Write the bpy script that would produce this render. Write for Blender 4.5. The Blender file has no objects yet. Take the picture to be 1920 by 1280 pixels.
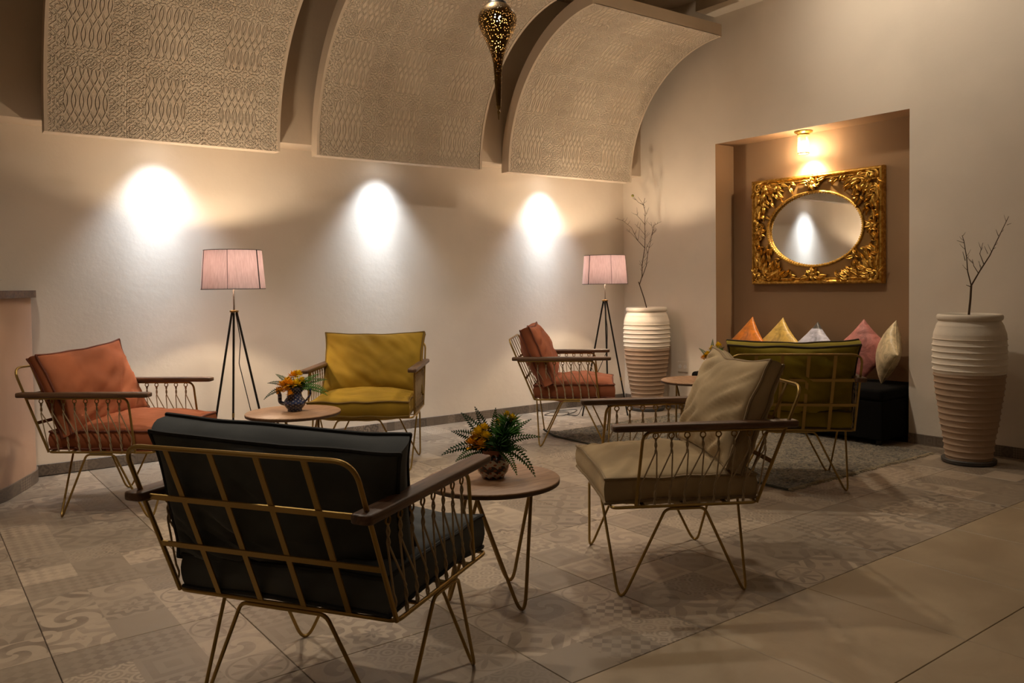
import bpy, math, random
from mathutils import Vector, Matrix, noise
R = math.radians
sc = bpy.context.scene
col = sc.collection

# ------------------------------------------------------------------ camera
CAM = (-1.5568, -1.8317, 1.1904)
def make_camera():
    a, t, ro = -0.6547, -0.0348, -0.0130
    f, cx, cy = 1532.37, 988.78, 586.85
    fw = Vector((-math.sin(a)*math.cos(t), math.cos(a)*math.cos(t), math.sin(t)))
    rt = Vector((math.cos(a), math.sin(a), 0)); up = rt.cross(fw)
    c, s = math.cos(ro), math.sin(ro)
    r2 = c*rt + s*up; u2 = -s*rt + c*up
    cam = bpy.data.cameras.new('camera'); cam.sensor_width = 36; cam.lens = f/1920*36
    cam.shift_x = (960-cx)/1920; cam.shift_y = (cy-640)/1920; cam.clip_start = .05
    o = bpy.data.objects.new('camera', cam); col.objects.link(o)
    m = Matrix(((r2.x, u2.x, -fw.x), (r2.y, u2.y, -fw.y), (r2.z, u2.z, -fw.z))).to_4x4()
    m.translation = Vector(CAM); o.matrix_world = m
    sc.camera = o
make_camera()
# ------------------------------------------------------------------ world, exposure, light levels
w = bpy.data.worlds.new('world'); sc.world = w; w.use_nodes = True
w.node_tree.nodes['Background'].inputs[0].default_value = (0.9, 0.75, 0.55, 1)
w.node_tree.nodes['Background'].inputs[1].default_value = 0.0
vs = sc.view_settings
vs.view_transform = 'Standard'; vs.look = 'None'; vs.gamma = 1; vs.use_curve_mapping = False
vs.exposure = 0.0
COOL = (0.74, 0.85, 1.0); WARM = (1.0, 0.78, 0.54); WARM2 = (1.0, 0.86, 0.69)
E_WALLSPOT, E_LAMP, E_NICHE, E_PEND, E_CEIL, E_FILL = 66, 46, 30, 5, 210, 15

# ------------------------------------------------------------------ helpers
def tag(o, label=None, cat=None, group=None, kind=None):
    if label: o['label'] = label
    if cat: o['category'] = cat
    if group: o['group'] = group
    if kind: o['kind'] = kind
    return o
def empty(name, loc=(0,0,0), rz=0):
    o = bpy.data.objects.new(name, None); col.objects.link(o); o.empty_display_size = .1
    o.location = loc; o.rotation_euler = (0,0,rz); return o
def link(name, me, parent=None, loc=None, rot=None):
    o = bpy.data.objects.new(name, me); col.objects.link(o)
    if parent: o.parent = parent
    if loc is not None: o.location = loc
    if rot is not None: o.rotation_euler = rot
    return o
def fillet(pts, rads, seg=6, closed=False):
    P = [Vector(p) for p in pts]; out = []; n = len(P)
    if not isinstance(rads, (list, tuple)): rads = [rads]*n
    for i, p in enumerate(P):
        if (not closed and i in (0, n-1)) or rads[i] <= 0: out.append(p); continue
        a = P[i-1]-p; b = P[(i+1) % n]-p
        la, lb = a.length, b.length; a.normalize(); b.normalize()
        ang = a.angle(b)
        d = min(rads[i]/max(math.tan(ang/2), .05), la*.49, lb*.49)
        s, e = p+a*d, p+b*d
        for k in range(seg+1):
            t = k/seg; out.append((1-t)**2*s + 2*t*(1-t)*p + t*t*e)
    return out
def hairpin(pts, rads, seg, tip, zmin):
    """rounded rod whose lowest point just reaches zmin"""
    P = [list(p) for p in pts]
    for _ in range(8):
        path = fillet([tuple(p) for p in P], rads, seg); P[tip][2] += zmin - min(q.z for q in path)
    return path
class MB:
    def __init__(s): s.v = []; s.f = []; s.m = []; s.mi = 0; s.uv = None
    def add(s, vs, fs):
        b = len(s.v); s.v += [tuple(v) for v in vs]
        for f in fs: s.f.append([i+b for i in f]); s.m.append(s.mi)
    def box(s, x0, x1, y0, y1, z0, z1):
        s.add([(x,y,z) for x in (x0,x1) for y in (y0,y1) for z in (z0,z1)],
              [(0,1,3,2),(4,6,7,5),(0,4,5,1),(2,3,7,6),(0,2,6,4),(1,5,7,3)]); return s
    def bar(s, a, b, wdt, thk, side):
        a, b = Vector(a), Vector(b); d = (b-a).normalized(); sd = Vector(side); sd = (sd - d*sd.dot(d)).normalized(); n = d.cross(sd)
        vs = [p + sd*i*wdt/2 + n*j*thk/2 for p in (a,b) for i in (-1,1) for j in (-1,1)]
        s.add(vs, [(0,1,3,2),(4,6,7,5),(0,4,5,1),(2,3,7,6),(0,2,6,4),(1,5,7,3)]); return s
    def tube(s, path, r, n=8, closed=False, cap=True):
        P = [Vector(p) for p in path]; m = len(P)
        rr = r if isinstance(r, (list, tuple)) else [r]*m
        T = []
        for i in range(m):
            a = P[i-1] if (i or closed) else P[i]; b = P[(i+1) % m] if (i < m-1 or closed) else P[i]
            t = (b-a); T.append(t.normalized() if t.length > 1e-9 else Vector((0,0,1)))
        u = T[0].orthogonal().normalized(); vs = []
        for i in range(m):
            u = (u - T[i]*u.dot(T[i])); u = u.normalized() if u.length > 1e-6 else T[i].orthogonal().normalized()
            v = T[i].cross(u)
            for k in range(n):
                an = 2*math.pi*k/n; vs.append(P[i] + (u*math.cos(an) + v*math.sin(an))*rr[i])
        fs = []
        # twist-align for closed loops
        off = 0
        if closed:
            u2 = (u - T[0]*u.dot(T[0])).normalized(); v0 = vs[0]-P[0]
            best = 9
            for k in range(n):
                an = 2*math.pi*k/n; dd = ((u2*math.cos(an)+T[0].cross(u2)*math.sin(an))*rr[0]-v0).length
                if dd < best: best = dd; off = k
        for i in range(m if closed else m-1):
            j = (i+1) % m; o = off if (closed and i == m-1) else 0
            for k in range(n):
                k2 = (k+1) % n
                if o: fs.append((i*n+(k+o) % n, i*n+(k2+o) % n, j*n+k2, j*n+k))
                else: fs.append((i*n+k, i*n+k2, j*n+k2, j*n+k))
        if cap and not closed:
            fs.append(tuple(range(n-1,-1,-1))); fs.append(tuple((m-1)*n+k for k in range(n)))
        s.add(vs, fs); return s
    def lathe(s, prof, n=32, c=(0,0,0), close=False):
        vs = []; fs = []; m = len(prof)
        for r, z in prof:
            for k in range(n):
                an = 2*math.pi*k/n; vs.append((c[0]+r*math.cos(an), c[1]+r*math.sin(an), c[2]+z))
        for i in range(m if close else m-1):
            j = (i+1) % m
            for k in range(n):
                k2 = (k+1) % n; fs.append((i*n+k, i*n+k2, j*n+k2, j*n+k))
        s.add(vs, fs); return s
    def ball(s, c, r, n=10, sc=(1,1,1)):
        prof = [(max(1e-4, r*math.sin(math.pi*i/n)), -r*math.cos(math.pi*i/n)) for i in range(n+1)]
        b = len(s.v); s.lathe(prof, n*2)
        for i in range(b, len(s.v)):
            v = s.v[i]; s.v[i] = (c[0]+v[0]*sc[0], c[1]+v[1]*sc[1], c[2]+v[2]*sc[2])
        return s
    def xf(s, M, start=0):
        for i in range(start, len(s.v)): s.v[i] = tuple(M @ Vector(s.v[i]))
        return s
    def mesh(s, name, mats, smooth=True, angle=40):
        me = bpy.data.meshes.new(name); me.from_pydata(s.v, [], s.f)
        for mt in (mats if isinstance(mats, (list, tuple)) else [mats]): me.materials.append(mt)
        if any(s.m): me.polygons.foreach_set('material_index', s.m)
        if s.uv:
            ul = me.uv_layers.new(name='UVMap')
            for lp in me.loops: ul.data[lp.index].uv = s.uv[lp.vertex_index]
        if smooth:
            me.polygons.foreach_set('use_smooth', [True]*len(me.polygons))
            me.set_sharp_from_angle(angle=R(angle))
        me.update(); return me
    def build(s, name, mats, parent=None, smooth=True, loc=None, rot=None, angle=40):
        return link(name, s.mesh(name, mats, smooth, angle), parent, loc, rot)
def bevel(o, wd=.004, seg=2):
    m = o.modifiers.new('bevel', 'BEVEL'); m.width = wd; m.segments = seg; m.limit_method = 'ANGLE'; m.angle_limit = R(35)
    return o

# ------------------------------------------------------------------ node helpers
class X:
    """a value socket with operators"""
    def __init__(s, nt, k): s.nt = nt; s.k = k
    def _m(s, op, *a):
        n = s.nt.nodes.new('ShaderNodeMath'); n.operation = op
        for i, q in enumerate((s,)+a):
            if isinstance(q, X): s.nt.links.new(q.k, n.inputs[i])
            else: n.inputs[i].default_value = q
        return X(s.nt, n.outputs[0])
    def __add__(s, o): return s._m('ADD', o)
    def __sub__(s, o): return s._m('SUBTRACT', o)
    def __mul__(s, o): return s._m('MULTIPLY', o)
    def __truediv__(s, o): return s._m('DIVIDE', o)
    def __neg__(s): return s._m('MULTIPLY', -1.0)
    def abs(s): return s._m('ABSOLUTE')
    def sin(s): return s._m('SINE')
    def cos(s): return s._m('COSINE')
    def floor(s): return s._m('FLOOR')
    def fract(s): return s._m('FRACT')
    def sqrt(s): return s._m('SQRT')
    def gt(s, o): return s._m('GREATER_THAN', o)
    def lt(s, o): return s._m('LESS_THAN', o)
    def max(s, o): return s._m('MAXIMUM', o)
    def min(s, o): return s._m('MINIMUM', o)
    def atan2(s, o): return s._m('ARCTAN2', o)
    def step(s, a, b):   # smooth ramp a..b -> 0..1
        n = s.nt.nodes.new('ShaderNodeMapRange'); n.interpolation_type = 'SMOOTHSTEP'
        s.nt.links.new(s.k, n.inputs[0]); n.inputs[1].default_value = a; n.inputs[2].default_value = b
        return X(s.nt, n.outputs[0])
class Mat:
    def __init__(s, name, base=(.5,.5,.5), rough=.6, metal=0, **kw):
        s.m = bpy.data.materials.new(name); s.m.use_nodes = True; s.nt = s.m.node_tree
        s.b = s.nt.nodes['Principled BSDF']; s.set('Base Color', (*base, 1)); s.set('Roughness', rough); s.set('Metallic', metal)
        for k, v in kw.items(): s.set(k.replace('_', ' '), v)
    def set(s, k, v):
        if k not in s.b.inputs: return
        if isinstance(v, X): s.nt.links.new(v.k, s.b.inputs[k])
        elif hasattr(v, 'is_output'): s.nt.links.new(v, s.b.inputs[k])
        else: s.b.inputs[k].default_value = v
    def node(s, t, **kw):
        n = s.nt.nodes.new(t)
        for k, v in kw.items(): setattr(n, k, v)
        return n
    def coord(s, kind='Object', scale=(1,1,1), rot=(0,0,0)):
        if kind == 'World': k = s.node('ShaderNodeNewGeometry').outputs['Position']
        else: k = s.node('ShaderNodeTexCoord').outputs[kind]
        mp = s.node('ShaderNodeMapping'); s.nt.links.new(k, mp.inputs[0]); mp.inputs['Scale'].default_value = scale; mp.inputs['Rotation'].default_value = rot
        return mp.outputs[0]
    def xyz(s, vec):
        n = s.node('ShaderNodeSeparateXYZ'); s.nt.links.new(vec, n.inputs[0]); return [X(s.nt, n.outputs[i]) for i in range(3)]
    def noise(s, vec, scale=5, detail=4, rough=.5, dist=0):
        n = s.node('ShaderNodeTexNoise'); s.nt.links.new(vec, n.inputs['Vector']); n.inputs['Scale'].default_value = scale
        n.inputs['Detail'].default_value = detail; n.inputs['Roughness'].default_value = rough; n.inputs['Distortion'].default_value = dist
        return X(s.nt, n.outputs[0])
    def white(s, x, y, z=None):
        c = s.node('ShaderNodeCombineXYZ'); s.nt.links.new(x.k, c.inputs[0]); s.nt.links.new(y.k, c.inputs[1])
        if z is not None: c.inputs[2].default_value = z
        n = s.node('ShaderNodeTexWhiteNoise'); s.nt.links.new(c.outputs[0], n.inputs[0]); return X(s.nt, n.outputs[0])
    def mix(s, f, a, b, mode='MIX'):
        n = s.node('ShaderNodeMix', data_type='RGBA', blend_type=mode)
        for i, q in ((0, f), (6, a), (7, b)):
            if isinstance(q, X): s.nt.links.new(q.k, n.inputs[i])
            elif hasattr(q, 'is_output'): s.nt.links.new(q, n.inputs[i])
            elif isinstance(q, (int, float)): n.inputs[i].default_value = q
            else: n.inputs[i].default_value = (*q, 1)
        return n.outputs[2]
    def bump(s, h, strength=.3, dist=.01):
        n = s.node('ShaderNodeBump'); s.nt.links.new(h.k, n.inputs['Height']); n.inputs['Strength'].default_value = strength; n.inputs['Distance'].default_value = dist
        s.nt.links.new(n.outputs[0], s.b.inputs['Normal'])

def m_plaster(name, base, amp=.06, bscale=18, bstr=.25, coord='World'):
    m = Mat(name, base, .85); c = m.coord(coord)
    n1 = m.noise(c, 1.3, 4); n2 = m.noise(c, bscale, 5, .6)
    m.set('Base Color', m.mix(n1.step(.3, .7), tuple(x*(1-amp) for x in base), tuple(min(1, x*(1+amp)) for x in base)))
    m.bump(n2, bstr, .006); m.set('Specular IOR Level', .2); return m.m
def m_velvet(name, base, dark=.75):
    m = Mat(name, base, .75, Sheen_Weight=.4, Sheen_Roughness=.35, Specular_IOR_Level=.15); c = m.coord('Object')
    m.set('Sheen Tint', (*[min(1, x*1.6+.1) for x in base], 1))
    n1 = m.noise(c, 3.5, 3, .5, .4); n2 = m.noise(c, 420, 2)
    m.set('Base Color', m.mix(n1.step(.3, .7), tuple(x*dark for x in base), tuple(min(1, x*1.1) for x in base)))
    m.bump(n2, .15, .002); return m.m
def m_wood(name, a, b, scale=(1,14,14), rough=.45):
    m = Mat(name, a, rough); c = m.coord('Object', scale)
    n = m.noise(c, 3.2, 6, .6, 1.2); g = m.noise(c, 22, 4, .7)
    m.set('Base Color', m.mix(n.step(.32, .68), a, b)); m.bump(g, .12, .002); return m.m
M = {}
M['wall'] = m_plaster('wall_plaster', (.74, .66, .555))
M['ceil'] = m_plaster('ceiling_plaster', (.52, .43, .33))
M['niche'] = m_plaster('niche_paint', (.31, .195, .108), bstr=.1)
M['counter'] = m_plaster('counter_plaster', (.50, .34, .24))
M['brass'] = Mat('brushed_brass', (.36, .235, .07), .42, .85).m
M['brassdark'] = Mat('aged_brass', (.30, .19, .06), .5, .8).m
M['black'] = Mat('black_metal', (.018, .015, .012), .45, .5).m
M['chrome'] = Mat('satin_steel', (.5, .46, .4), .3, 1).m
M['cord'] = Mat('jute_cord', (.36, .27, .16), .9).m
M['arm'] = m_wood('walnut', (.06, .028, .012), (.15, .075, .035))
M['top'] = m_wood('table_oak', (.22, .115, .055), (.36, .205, .105), (2, 16, 2), .5)
M['topedge'] = Mat('table_edge', (.07, .035, .016), .5).m
M['white'] = Mat('white_ceramic', (.78, .74, .68), .35).m
M['blackfab'] = Mat('black_upholstery', (.004, .0035, .003), .9, Specular_IOR_Level=.1).m
M['pipe_dark'] = Mat('dark_piping', (.02, .018, .016), .8).m
def m_lamp_glow(name, colr, e):
    m = Mat(name, colr); m.set('Emission Color', (*colr, 1)); m.set('Emission Strength', e); return m.m
M['bulb'] = m_lamp_glow('lit_bulb', (1, .78, .5), 40)
M['bulbcool'] = m_lamp_glow('lit_downlight', (.95, .97, 1), 30)

# embossed plaster of the vaults (fine relief, arabesque)
def m_vault():
    m = Mat('embossed_plaster', (.56, .45, .335), .8, Specular_IOR_Level=.2)
    u, v, _ = m.xyz(m.coord('UV'))
    P = .46
    pu = (u/P).fract() - .5; au = pu.abs()
    inb = au.lt(.27)
    ph = (v*(2*math.pi/.40)).cos()*2.4
    k = pu*(2*math.pi/.19)
    rid = lambda s: s.abs().step(.5, .15)
    ov = rid((k + ph).sin()).max(rid((k - ph).sin()))
    center = ov
    # border rosettes
    q = .124
    bx = ((u + .062)/q).fract() - .5; by = (v/q).fract() - .5
    r = (bx*bx + by*by).sqrt(); th = by.atan2(bx)
    ros = ((th*8.0).cos()*.5 + (r*38.0).cos()).step(-.1, .9)
    lat = rid(((bx + by)*9.0).sin()).max(rid(((bx - by)*9.0).sin()))
    border = ros.max(lat*.7)
    row = ((v/.46).fract() - .5).abs().gt(.36)
    isb = (au.gt(.27)).max(row)
    seam = (au - .485).abs().step(.02, .0)
    h = center*(isb*-1.0 + 1.0) + border*isb - seam*.22
    n = m.noise(m.coord('UV'), 60, 4, .6)
    m.bump(h + n*.35, 1.0, .013)
    f = m.noise(m.coord('UV'), 2.5, 4)
    m.set('Base Color', m.mix(f.step(.3, .7), (.64, .53, .41), (.73, .62, .49)))
    return m.m
M['vault'] = m_vault()
M['vaultedge'] = m_plaster('vault_edge_plaster', (.64, .53, .41))

# patchwork cement tiles: 20 cm motifs, worn
def m_patch(name, light, dark, contrast=1.0, upright=False):
    m = Mat(name, light, .42, Specular_IOR_Level=.45)
    c = m.coord('World', (5, 5, 5)); px, py, pz_ = m.xyz(c)
    if upright: px, py = (px - py)*2.7, pz_*2.7
    ix, iy = px.floor(), py.floor()
    x = (px.fract() - .5)*2.0; y = (py.fract() - .5)*2.0
    r1 = m.white(ix, iy, 1.3); r2 = m.white(ix, iy, 7.7); r3 = m.white(ix, iy, 3.1)
    ax, ay = x.abs(), y.abs(); r = (x*x + y*y).sqrt(); th = y.atan2(x)
    cx_, cy_ = ax*-1.0 + 1.0, ay*-1.0 + 1.0; rc = (cx_*cx_ + cy_*cy_).sqrt()
    st = lambda s: s.step(-.12, .12)
    f1 = st((r*11.0 + (th*8.0).cos()*1.3).sin())
    f2 = st((rc*9.5 + (th*4.0).sin()*.9).sin())
    f3 = st(((x + y)*7.0).sin()*((x - y)*7.0).sin())
    f4 = ((th*8.0).cos()*.33 + .5 - r).step(-.03, .03).max((r - .92).abs().step(.06, .02))
    f5 = st(((ax + ay)*8.0 + (r*5.0).sin()).sin())
    sx, sy = (x*1.5).fract() - .5, (y*1.5).fract() - .5
    f6 = st(((sx*sx + sy*sy).sqrt()*24.0).sin())
    f7 = st((r*7.0 + th*2.0).sin())*(rc.gt(.45)) 
    f8 = st((ax.max(ay)*12.0).sin())*.6
    motifs = [f1, f2, f4, f3, f5, f6, f7, f8]
    val = f2
    for i, fm in enumerate(motifs):
        n = m.node('ShaderNodeMix', data_type='FLOAT')
        m.nt.links.new(r1.gt(i/9.0).k, n.inputs[0]); m.nt.links.new(val.k, n.inputs[2]); m.nt.links.new(fm.k, n.inputs[3]); val = X(m.nt, n.outputs[0])
    val = val*(r1.lt(.93))
    wear = m.noise(c, .9, 5, .65)
    amt = val*(wear.step(.25, .7))*(r2*.45 + .5)*contrast
    tone = m.mix(r3.step(.15, .95), tuple(q*.70 for q in light), tuple(q*1.12 for q in light))
    clr = m.mix(amt, tone, dark)
    g = m.noise(c, 3.0, 5, .7)
    clr = m.mix(g.step(.35, .75)*.3, clr, tuple(q*.8 for q in light))
    m.set('Base Color', clr); m.set('Roughness', g*.25 + .3)
    m.bump(g, .08, .003); return m.m
M['patch'] = m_patch('patchwork_tile', (.37, .295, .215), (.125, .092, .066))
M['basetile'] = m_patch('skirting_tile', (.21, .165, .125), (.07, .055, .045), 1.2, True)
def m_plain():
    m = Mat('plain_tile', (.36, .27, .17), .4); c = m.coord('World')
    oi = m.node('ShaderNodeObjectInfo'); rnd = X(m.nt, oi.outputs['Random'])
    n = m.noise(c, 2.2, 6, .6, .5); d = m.noise(c, 9, 5, .7)
    a = m.mix(n.step(.3, .7), (.29, .215, .13), (.39, .30, .19))
    a = m.mix(d.step(.55, .8)*.35, a, (.25, .18, .11)); a = m.mix(rnd*.25, a, (.25, .19, .12))
    m.set('Base Color', a); m.set('Roughness', n*.2 + .32); m.bump(d, .06, .003); return m.m
M['plain'] = m_plain()
M['grout'] = Mat('grout', (.05, .038, .026), .9).m

# ------------------------------------------------------------------ room shell
XR, ZC = 4.27, 3.75
XL, YF = -4.2, -5.6
def bw(x): return 4.226 - (x + .888)*(.081/5.158)
SK = -math.atan(.081/5.158)
st = lambda o: tag(o, kind='structure')
fl = st(MB().box(XL, 4.6, YF, 4.35, -.12, -.010).build('floor', M['grout'], None, False))
# floor tiles: each a bevelled slab
def slab(x0, x1, y0, y1):
    g, b, z = .0012, .0016, 0.0
    a0, a1, b0, b1 = x0+g, x1-g, y0+g, y1-g
    v = [(a0,b0,-.0098),(a1,b0,-.0098),(a1,b1,-.0098),(a0,b1,-.0098),(a0,b0,z-b),(a1,b0,z-b),(a1,b1,z-b),(a0,b1,z-b),
         (a0+b,b0+b,z),(a1-b,b0+b,z),(a1-b,b1-b,z),(a0+b,b1-b,z)]
    f = [(0,3,2,1),(0,1,5,4),(1,2,6,5),(2,3,7,6),(3,0,4,7),(4,5,9,8),(5,6,10,9),(6,7,11,10),(7,4,8,11),(8,9,10,11)]
    mb = MB(); mb.add(v, f); return mb
FULL = {k: slab(0, .6, 0, .6).mesh('floor_tile', M[k], False) for k in ('patch', 'plain')}
for i in range(-4, 8):
    for j in range(-5, 7):
        x0, y0 = i*.6, j*.6; k = 'patch' if j >= 0 else 'plain'
        if j < 0 and i < -1: continue
        x1, y1 = min(x0+.6, XR-.002), min(y0+.6, bw(x0+.6)-.002)
        if x1 - x0 < .59 or y1 - y0 < .59:
            slab(0, x1-x0, 0, y1-y0).build('floor_tile', M[k], fl, False, (x0, y0, 0))
        else: link('floor_tile', FULL[k], fl, (x0, y0, 0))
# rest of the floor, out of the picture
mb = MB(); mb.mi = 0; mb.box(XL, -2.402, YF, 4.2, -.0098, -.0005); mb.box(-2.4, -.602, YF, -.002, -.0098, -.0005); mb.box(-.6, XR-.01, YF, -3.002, -.0098, -.0005)
mb.build('far_tiles', M['plain'], fl, False)
st(MB().box(XL-.2, 4.8, YF-.2, 4.6, ZC, ZC+.1).build('ceiling', M['ceil'], None, False))
# back wall (very slightly skewed to the tile grid)
mb = MB(); a, b = XL-.2, 4.9
mb.add([(a,bw(a),0),(b,bw(b),0),(b,4.55,0),(a,4.55,0),(a,bw(a),ZC),(b,bw(b),ZC),(b,4.55,ZC),(a,4.55,ZC)], [(0,1,5,4),(1,2,6,5),(2,3,7,6),(3,0,4,7),(0,3,2,1),(4,5,6,7)])
st(mb.build('wall_back', M['wall'], None, False))
NY0, NY1, NZ, NX = 1.194, 2.967, 2.424, 4.524
mb = MB()
yb = bw(XR)+.0
mb.box(XR, 4.62, NY1, yb, 0, ZC); mb.box(XR, 4.62, YF, NY0, 0, ZC); mb.box(XR, 4.62, NY0, NY1, NZ, ZC)
# the reveals of the niche are painted brown
mb.m[2] = 1; mb.m[6+3] = 1; mb.m[12+4] = 1
mb.mi = 1; mb.box(NX, 4.62, NY0, NY1, 0, NZ)
st(mb.build('wall_right', [M['wall'], M['niche']], None, False))
st(MB().box(XL-.2, XL, YF, 4.2, 0, ZC).build('wall_left', M['wall'], None, False))
st(MB().box(XL, 4.62, YF-.2, YF, 0, ZC).build('wall_front', M['wall'], None, False))
# soffit above the wall washers, with a shelf face behind the vaults
def skbox(mb, x0, x1, d0, d1, z0, z1):   # distances d measured from the back wall
    v = [(x, bw(x)-d, z) for x in (x0,x1) for d in (d1,d0) for z in (z0,z1)]
    mb.add(v, [(0,1,3,2),(4,6,7,5),(0,4,5,1),(2,3,7,6),(0,2,6,4),(1,5,7,3)])
mb = MB(); skbox(mb, XL, XR, 0, .25, 2.24, ZC); st(mb.build('trim_1', M['vaultedge'], None, False))
# dropped beam along the right wall at the ceiling
st(MB().box(4.02, XR, YF, 2.97, 3.545, ZC).build('trim_2', M['wall'], None, False))
# skirting of tiles
def skirting(name, segs):
    root = empty(name); tag(root, kind='structure')
    for (x0, y0, x1, y1) in segs:
        L = math.hypot(x1-x0, y1-y0); n = max(1, round(L/.6)); dx, dy = (x1-x0)/L, (y1-y0)/L
        for k in range(n):
            a, b = L*k/n + .0012, L*(k+1)/n - .0012
            mb = MB(); nx, ny = -dy, dx
            v = [(x0+dx*t+nx*d, y0+dy*t+ny*d, z) for t in (a,b) for d in (0,.011) for z in (0.0005,.074)]
            mb.add(v, [(0,1,3,2),(4,6,7,5),(0,4,5,1),(2,3,7,6),(0,2,6,4),(1,5,7,3)])
            bevel(mb.build('skirting_tile', M['basetile'], root, False), .0015, 1)
skirting('baseboard_back', [(XR-.012, bw(XR-.012)-.0005, -.93, bw(-.93)-.0005)])
skirting('baseboard_right', [(XR-.0005, -3.4, XR-.0005, NY0), (XR-.0005, NY1, XR-.0005, 4.13)])

# ------------------------------------------------------------------ the three hanging vaults
VR, VT, VZ = 1.11, .10, 2.155
def vault(x0, x1, label):
    yo = .35            # inner face of the springing, distance from the back wall
    root = empty('vault_panel', (x0, bw(x0)-yo, VZ), SK)
    tag(root, label, 'vault panel', 'embossed plaster vaults hanging along the back wall')
    W = x1 - x0; n = 40; cyy = -VR
    # embossed lining: concave quarter cylinder
    mb = MB(); mb.uv = []; vs = []; fs = []
    e = .02; NX_ = 2
    for i in range(n+1):
        t = i/n*math.pi/2
        for k in range(NX_):
            x = e + (W-2*e)*k/(NX_-1)
            vs.append((x, cyy + (VR-.0)*math.cos(t) - .0, VR*math.sin(t))); mb.uv.append((x, VR*t))
    for i in range(n):
        fs.append((i*2, i*2+1, i*2+3, i*2+2))
    mb.add(vs, fs); mb.build('embossed_lining', M['vault'], root)
    # shell around it
    mb = MB(); vs = []; fs = []; ro = VR + VT; ri = VR + .006
    for i in range(n+1):
        t = i/n*math.pi/2; c_, s_ = math.cos(t), math.sin(t)
        for (x, r) in ((0, VR-.004), (0, ro), (W, ro), (W, VR-.004), (W-e, VR-.004), (W-e, ri), (e, ri), (e, VR-.004)):
            vs.append((x, cyy + r*c_, r*s_))
    for i in range(n):
        for k in range(8):
            k2 = (k+1) % 8; fs.append((i*8+k, (i+1)*8+k, (i+1)*8+k2, i*8+k2))
    fs.append(tuple(range(8))); fs.append(tuple(n*8+7-k for k in range(8)))
    mb.add(vs, fs); mb.build('shell', M['vaultedge'], root, True, angle=30)
    return root
vault(-.833, .615, 'embossed plaster vault panel at the far left, above the tall lamp beside the rust chair')
vault(.888, 2.325, 'middle embossed plaster vault panel, behind the pierced pendant lamp')
vault(2.597, 4.038, 'embossed plaster vault panel at the corner, showing its flat front edge')

# ------------------------------------------------------------------ lights
def spot(name, parent, loc, tgt, energy, ang, blend, colr, rad=.03):
    l = bpy.data.lights.new(name, 'SPOT'); l.energy = energy; l.spot_size = R(ang); l.spot_blend = blend; l.color = colr; l.shadow_soft_size = rad
    o = bpy.data.objects.new(name, l); col.objects.link(o); o.parent = parent; o.location = loc
    d = Vector(tgt) - Vector(loc); o.rotation_euler = d.to_track_quat('-Z', 'Y').to_euler(); return o
def point(name, parent, loc, energy, colr, rad=.03):
    l = bpy.data.lights.new(name, 'POINT'); l.energy = energy; l.color = colr; l.shadow_soft_size = rad
    o = bpy.data.objects.new(name, l); col.objects.link(o); o.parent = parent; o.location = loc; return o
def downlight(loc, label, group, energy, colr, ang, blend, tgt, cat='downlight', r=.045, rad=.03):
    root = empty('downlight', loc); tag(root, label, cat, group)
    MB().lathe([(r*.72, -.001), (r*.78, -.008), (r, -.006), (r, 0)], 24).build('trim_ring', M['white'], root)
    MB().lathe([(1e-4, -.002), (r*.72, -.002)], 24).build('lens', M['bulbcool'] if colr == COOL else M['bulb'], root)
    spot('downlight_beam', root, (0,0,-.012), tgt, energy, ang, blend, colr, rad); return root
for x, nm in ((-.136, 'behind the left vault, beside the rust chair'), (1.536, 'behind the middle vault, above the mustard chair'), (3.211, 'behind the corner vault, above the far lamp')):
    downlight((x, bw(x)-.195, 2.24), 'small recessed cool white downlight '+nm, 'wall washers in the soffit', E_WALLSPOT, COOL, 38, 1.0, (0, .20, -1), rad=.09)
for o in [q for q in col.objects if q.name.startswith('downlight_beam')]:      # spill of the same fittings around the core beam
    spot('downlight_spill', o.parent, (0,0,-.012), (0, .16, -1), E_WALLSPOT*2.3, 88, 1.0, COOL, .10)
for x, nm in ((-1.35, 'left of the left vault'), (.75, 'between left and middle vaults'), (2.46, 'between middle and corner vaults')):
    downlight((x, 1.95, ZC), 'added warm fill downlight in the ceiling '+nm, 'ceiling downlights in front of the vaults', E_CEIL, WARM2, 120, .9, (0, 0, -1), r=.06, rad=.09)
downlight((3.0, 1.1, ZC), 'warm recessed ceiling downlight near the right wall, before the niche', None, 105, WARM2, 112, .8, (1, -.1, -.35), r=.06, rad=.09)
for x, y, nm in ((-2.6, -.2, 'over the counter side'), (.6, -2.2, 'over the plain tiles'), (2.9, -2.2, 'over the plain tiles by the right wall')):  # unseen fill downlights, added for dim ambient light on the front floor
    downlight((x, y, ZC), 'added warm fill downlight in the ceiling '+nm, 'added fill downlights over the front of the room', E_FILL, WARM2, 130, 1.0, (0, 0, -1), r=.06, rad=.12)

# ------------------------------------------------------------------ soft goods
def outline(w, d, n, pinch, seed, xp=None):
    """rounded, slightly drawn-in rectangle: returns map(u,v)->(x,y)"""
    def mp(u, v):
        px_ = pinch if xp is None or u < 0 else xp*(1 + .9*noise.noise(Vector((v*1.7, seed, 0))))
        x = d/2*u*(1 - px_*(1-v*v)*u*u); y = w/2*v*(1 - pinch*(1-u*u)*v*v)
        k = 1 + .018*(u*u*v*v)**3
        return x*k, y*k
    return mp
def wrinkle(x, y, seed, amp, ang, fx=30, fy=6):
    c, s = math.cos(ang), math.sin(ang); a, b = x*c + y*s, -x*s + y*c
    v = noise.noise(Vector((a*fx, b*fy, seed*3.7))) + .5*noise.noise(Vector((a*fx*2.1+5, b*fy*1.6, seed*1.9)))
    m = .3 + 1.3*max(0, noise.noise(Vector((x*4+seed, y*4, seed*.7))) + .25)
    return amp*v*m
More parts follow.
